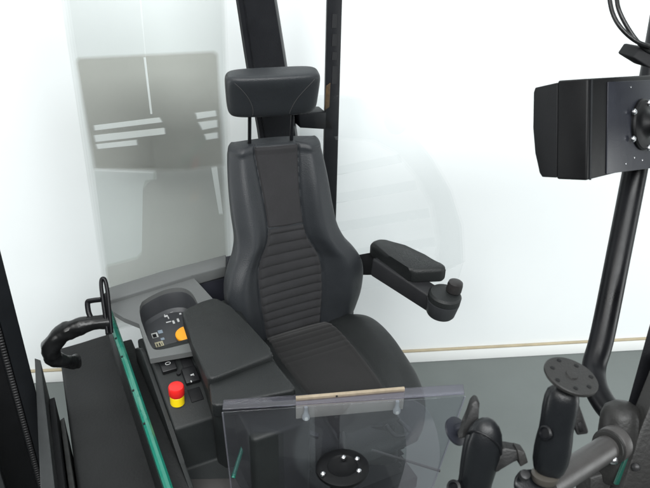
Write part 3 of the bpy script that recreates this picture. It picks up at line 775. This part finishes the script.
bm = NB(); arm_mount(bm, a, b, [(-.02, .012), (0, .024), (.06, .0300), (.16, .0345), (.30, .0355), (.42, .0345), (.52, .0325), (.62, .0325), (.78, .0335), (.90, .0325), (.97, .029), (1.02, .02), (1.04, .01)])
ar = obj('socket_arm', bm, COMPOSITE, bmnt, 50)
dn = (V((0, 0, 1)) * .92 + (PD(600, 380, 1.43) - PD(545, 370, 1.43)).normalized() * .17 - camdir(a) * .06).normalized()
dcn = PD(571.5, 375.5, 1.425)
bm = NB(); lathe(bm, dcn - dn * .03, dn, [(.014, -.01), (.014, .018), (.020, .0225), (.0505, .023), (.0520, .025), (.0520, .0295), (.0505, .031), (.012, .031), (.011, .0335), (.003, .034)], 60); dk = obj('round_plate', bm, DISCMAT, bmnt, 30)
dxv, dyv = orth(dn)
for k in range(7):
    an = 2 * math.pi * k / 7 + .35; rr_ = .041 if k % 2 else .037
    c = dcn + dn * .0006 + (dxv * math.cos(an) + dyv * math.sin(an)) * rr_
    bm = NB(); lathe(bm, c, dn, [(.0046, 0), (.0046, .0011), (.001, .0012)], 14); obj('screw_hole', bm, MONBLACK, dk)
bm = NB(); mid = a.lerp(b, .45)
sdv = (PD(600, 430, 1.47) - PD(545, 430, 1.47)).normalized()
lathe(bm, PD(546.5, 433, 1.455), (camdir(mid) - sdv * .8), [(.013, -.01), (.0145, 0), (.0145, .006), (.011, .008), (.009, .004), (.002, .004)], 28); obj('clamp_nut', bm, BLACKMETAL, bmnt)
bm = NB(); prism(bm, [PD(x, y, 1.47) for x, y in ((574, 402), (579, 404), (589, 432), (588, 434.5), (577, 436), (574, 426))], (.008, .02, 0), .003); kn = obj('lever', bm, LEVERMAT, bmnt)
bm = NB(); prism(bm, [PD(x, y, 1.468) for x, y in ((577.5, 423), (581, 421.5), (584, 431.5), (579.5, 433))], (.008, .002, 0), .0005); obj('lever_slot', bm, MONBLACK, kn)
bm = NB(); bb = PD(545, 476, 1.495)
lathe(bm, bb, (b - a), [(.024, -.01), (.027, -.004), (.027, .004), (.020, .008)], 30); obj('ball_neck', bm, mat("neck_tan", (.045, .041, .035), .45, var=.2), bmnt)
bm = NB(); arm_pts = [PD(514, 476, 1.49), PD(520, 468, 1.50), PD(532, 467, 1.51), PD(545, 476, 1.51), PD(552, 488, 1.50), PD(545, 500, 1.49), PD(528, 497, 1.48), PD(514, 484, 1.48)]
prism(bm, arm_pts, (0, -.004, -.022), .007); obj('base_plate', bm, COMPOSITE, bmnt)
bm = NB(); lathe(bm, PD(524, 476, 1.475), (0, -.3, 1), [(.010, -.004), (.010, .008), (.006, .010), (.001, .0105)], 18); obj('bolt', bm, CHAIN, bmnt)

bm2_ = thing('ball_mount', 'black ball arm mount with rounded head clamped at the clear shield corner', 'mount', PD(470, 500, 1.5), 'ball arm mounts')
a, b = PD(467, 520, 1.56), PD(484.5, 437, 1.49)
bm = NB(); arm_mount(bm, a, b, [(-.02, .02), (0, .030), (.15, .034), (.35, .0335), (.50, .0335), (.65, .036), (.82, .0375), (.96, .0365), (1.06, .032), (1.14, .024), (1.19, .014), (1.21, .005)])
sa2 = obj('socket_arm', bm, COMPOSITE, bm2_, 50)
bm = NB(); hc2 = PD(484, 444, 1.487); hx2 = (PD(500, 452, 1.487) - PD(466, 430, 1.487)).normalized(); hz2 = camdir(hc2); hy2 = hz2.cross(hx2)
tube(bm, [hc2 + hx2 * (.0385 * math.cos(t)) + (hy2 * .45 + hz2 * .86).normalized() * (.036 * math.sin(t)) for t in [math.pi * (-.02 + 1.04 * k / 30) for k in range(31)]], .0022, 8); obj('socket_rim', bm, BLACKMETAL, sa2)
bm = NB(); prism(bm, [PD(x, y, 1.50) for x, y in ((466, 427), (471, 405), (476, 400), (480.5, 404), (479, 412), (476, 420), (480, 424), (472, 437), (458, 440))], (.008, .018, 0), .004); kn = obj('wing_knob', bm, LEVERMAT, bm2_)
bm = NB(); lathe(bm, PD(455, 488, 1.51), camdir(a) - sdv * .6, [(.014, -.02), (.016, 0), (.016, .006), (.011, .008), (.008, .003), (.002, .003)], 26); obj('clamp_nut', bm, BLACKMETAL, bm2_)
bm = NB(); prism(bm, [PD(x, y, 1.49) for x, y in ((496, 462), (502, 449.5), (506, 448), (520, 450.5), (520, 461), (506, 464), (500, 472), (495, 474))], (.006, .02, 0), .004); kn = obj('lever', bm, LEVERMAT, bm2_)
bm = NB(); prism(bm, [PD(x, y, 1.486) for x, y in ((517, 449.5), (525, 452), (528.5, 463), (520.5, 467.5)) ], (.004, .02, 0), .002); obj('lever_tip', bm, CASTING, kn)
bm = NB(); e0 = PD(455, 432, 1.56); lathe(bm, e0, PD(470, 425, 1.53) - e0, [(.026, 0), (.030, .003), (.030, .008), (.015, .012), (.011, .05)], 30, 1); obj('round_plate', bm, MONPLATE, bm2_)

# ------------------------------------------------------------------ clear shield
ZS = 1.12
sh = thing('clear_shield', 'clear acrylic shield with folded top edge and beige strip before the seat', 'shield', PZ(335, 488, .8))
tl, trr = PZ(222.5, 412.5, ZS), PZ(465, 396.5, ZS)
bl_, br_ = PZ(236, 530, .70), PZ(436, 520, .72)
dsh = (trr - tl).normalized(); nsh = V((-dsh.y, dsh.x, 0)); nsh = nsh if nsh.y > 0 else -nsh
bl_ = V((tl.x + .02, tl.y + .0, .70)); br_ = V((trr.x - .075, trr.y, .72)); br_ = tl + dsh * (trr - tl).length * .90; br_.z = .70; 
bl_ = tl + dsh * .012; bl_.z = .70
bm = NB(); prism(bm, [tl, trr, br_, bl_], nsh * .005, .0012); plate = obj('front_sheet', bm, ACRYLIC, sh)
bm = NB(); fl = .042
prism(bm, [tl + nsh * .006, trr + nsh * .006, trr + nsh * fl + dsh * .006, tl + nsh * fl + dsh * .003], (0, 0, .005), .0012); obj('top_flange', bm, ACRYEDGE, sh)
for q0, q1 in ((tl, bl_), (trr, br_)):
    bm = NB(); tube(bm, [q0 - nsh * .0005, q1 - nsh * .0005], .0022, 8); obj('bright_edge', bm, glass("sheet_edge", (.8, .8, .86), .08, .15, .10), sh)
k0, k1 = PZ(296, 398.5, ZS + .012), PZ(405, 389, ZS + .012)
bm = NB(); prism(bm, [k0, k1, k1 + nsh * .010, k0 + nsh * .010], (0, 0, -.012), .001); strip = obj('wooden_strip', bm, WOOD, sh)
bm = NB(); prism(bm, [k0 + V((0, 0, -.013)), k1 + V((0, 0, -.013)), k1 + V((0, 0, -.075)), k0 + V((0, 0, -.075))], nsh * .008, .001); obj('backing_board', bm, PLYFACE, sh)
bm = NB(); c = k0.lerp(k1, .37) + V((0, 0, .0)) - nsh * .0005; lathe(bm, c + V((0, 0, -.004)), -nsh, [(.003, -.001), (.003, .001), (.001, .002)], 12); obj('strip_screw', bm, CHAIN, sh)
WST = mat("white_nylon", (.42, .44, .43), .4)
for px, py in ((306, 417), (396.5, 410)):
    bm = NB(); c = PZ(px, py, ZS - .05); q = tl + dsh * (c - tl).dot(dsh) + nsh * .014; q.z = ZS - .055
    lathe(bm, q, V((0, 0, 1)), [(.010, 0), (.010, .010), (.0065, .015), (.005, .034), (.005, .040)], 20); obj('standoff', bm, WST, sh)
# curved wing sheet on the right of the shield
bm = NB(); rows = []
cw = [(412, 400), (424, 407), (433, 420), (438, 436), (440, 455), (437, 475), (430, 500)]
pw = [PD(x, y, 2.06) for x, y in cw]; pi_ = [PD(x - 26 - i * 2, y + 6, 2.10) for i, (x, y) in enumerate(cw)]
sp1, sp2 = smooth_path(pw, 6), smooth_path(pi_, 6)
prism(bm, sp1 + sp2[::-1], nsh * .004); obj('curved_sheet', bm, glass("wing_clear", (.93, .94, .94), .03, .05, .05), sh)

# ------------------------------------------------------------------ things under the shield
hub = thing('round_hub_plate', 'round black hub plate with bright bolts below the clear shield', 'hub', PD(340, 500, 1.98))
hc = PD(342.5, 467, 1.96); hn = (V((0, .12, 1))).normalized()
bm = NB(); lathe(bm, hc - hn * .012, hn, [(.03, -.01), (.064, 0), (.068, .004), (.068, .012), (.060, .016), (.040, .0165), (.034, .012), (.005, .012)], 50); hd = obj('disc', bm, MONBLACK, hub)
hx, hy = orth(hn)
for px, py in ((323, 475), (359, 472), (343.5, 458.5), (357, 460)):
    bm = NB(); c = RZI @ (CAM - ORG); d = RZI @ ray(px, py); p0 = hc + hn * .005; q = c + d * ((p0 - c).dot(hn) / d.dot(hn))
    lathe(bm, q, hn, [(.0065, 0), (.0065, .006), (.003, .010), (.001, .0105)], 18); obj('bolt', bm, STEEL, hd)
bm = NB(); tube(bm, [hc - hn * .02, hc + V((-.01, -.03, -.30))], .032, 24); obj('stem', bm, DULLBLACK, hub)
scn = thing('steering_housing', 'black steering column housing seen through the clear shield', 'housing', (-.02, -.50, .5))
bm = NB(); hexa(bm, [PD(330, 470, 2.42), PD(398, 466, 2.42), PD(398, 440, 2.58), PD(330, 440, 2.58), PD(322, 430, 2.24), PD(396, 424, 2.24), PD(392, 412, 2.36), PD(326, 416, 2.36)], .02); obj('cover', bm, DULLBLACK, scn)
bm = NB(); tube(bm, [PD(343, 434, 2.22), PD(342.5, 460, 2.08)], .010, 16); obj('column', bm, CHAIN, scn)
bm = NB(); tube(bm, [PD(372, 450, 2.2), PD(440, 471, 2.2)], .004, 12); obj('linkage_rod', bm, TUBEGREY, scn)
bm = NB(); tube(bm, [PD(386, 425, 2.2), PD(396, 436, 2.2), PD(410, 432, 2.2), PD(398, 420, 2.2)], .006, 12, 5); obj('wire_loop', bm, CHAIN, scn)
bm = NB(); hexa(bm, [PD(256, 421, 2.2), PD(318, 440, 2.2), PD(320, 434, 2.25), PD(260, 415, 2.25), PD(256, 418, 2.18), PD(318, 437, 2.18), PD(320, 431, 2.22), PD(260, 412, 2.22)], .002)
tag(obj('cross_bar', bm, mat("bar_violet", (0.0310, 0.0310, 0.0372), .4)), 'short dark sloping bar seen through left half of the shield', 'bar')
bm = NB(); tube(bm, [PD(245, 440, 2.15), PD(233, 478, 2.1)], .006, 10); tag(obj('green_strip', bm, GREEN), 'short thin green strip seen through left edge of the shield', 'strip')
# cab floor and front panel
bm = NB(); prism(bm, [V((-.55, .35, .46)), V((.16, .35, .46)), V((.22, -.30, .46)), V((.12, -.62, .46)), V((.0, -.95, .46)), V((-.62, -.95, .46))], (0, 0, -.42), .01); tag(obj('cab_floor', bm, DULLBLACK), 'black cab floor plate carrying the seat and console', 'floor plate')

# ------------------------------------------------------------------ light
wo = bpy.data.worlds.new("World"); S.world = wo; wo.use_nodes = True
bg = wo.node_tree.nodes["Background"]; bg.inputs[0].default_value = (.93, .975, 1, 1); bg.inputs[1].default_value = .09
def area(name, loc_, target, sx_, sy_, power, col=(1, 1, 1)):
    l = bpy.data.lights.new(name, 'AREA'); l.shape = 'RECTANGLE'; l.size = sx_; l.size_y = sy_; l.energy = power; l.color = col
    o = bpy.data.objects.new(name, l); COL.objects.link(o); o.location = loc_
    o.rotation_euler = (V(target) - V(loc_)).to_track_quat('-Z', 'Y').to_euler(); return o
area('ceiling_light', (-1.6, -.2, 4.4), (-.2, 2.2, .9), 1.8, 1.8, 70, (1, .99, .97))
area('front_fill', (.6, -1.6, 4.6), (.3, 3.2, .5), 4.5, 1.6, 335, (.98, 1, 1))  # unseen lamp added to light wall and cab evenly
area('wall_fill', (.6, 1.2, 4.8), (.6, 3.3, .8), 8.0, 1.0, 75, (.97, 1, 1))  # unseen lamp added to brighten the wall from above
area('left_wash', (-3.3, 1.5, 1.0), (.2, 3.3, .7), 1.2, 1.8, 40, (.97, 1, 1))  # unseen lamp added to lift the lower wall from the left
area('right_wash', (3.9, 1.3, 1.0), (.2, 3.3, .7), 1.2, 1.8, 44, (.97, 1, 1))  # unseen lamp added to lift the lower wall from the right
S.view_settings.view_transform = 'Standard'; S.view_settings.look = 'None'; S.view_settings.exposure = 0.12; S.view_settings.gamma = 1
S.render.engine = 'CYCLES'
S.cycles.max_bounces = 10; S.cycles.transparent_max_bounces = 40
S.cycles.use_denoising = True
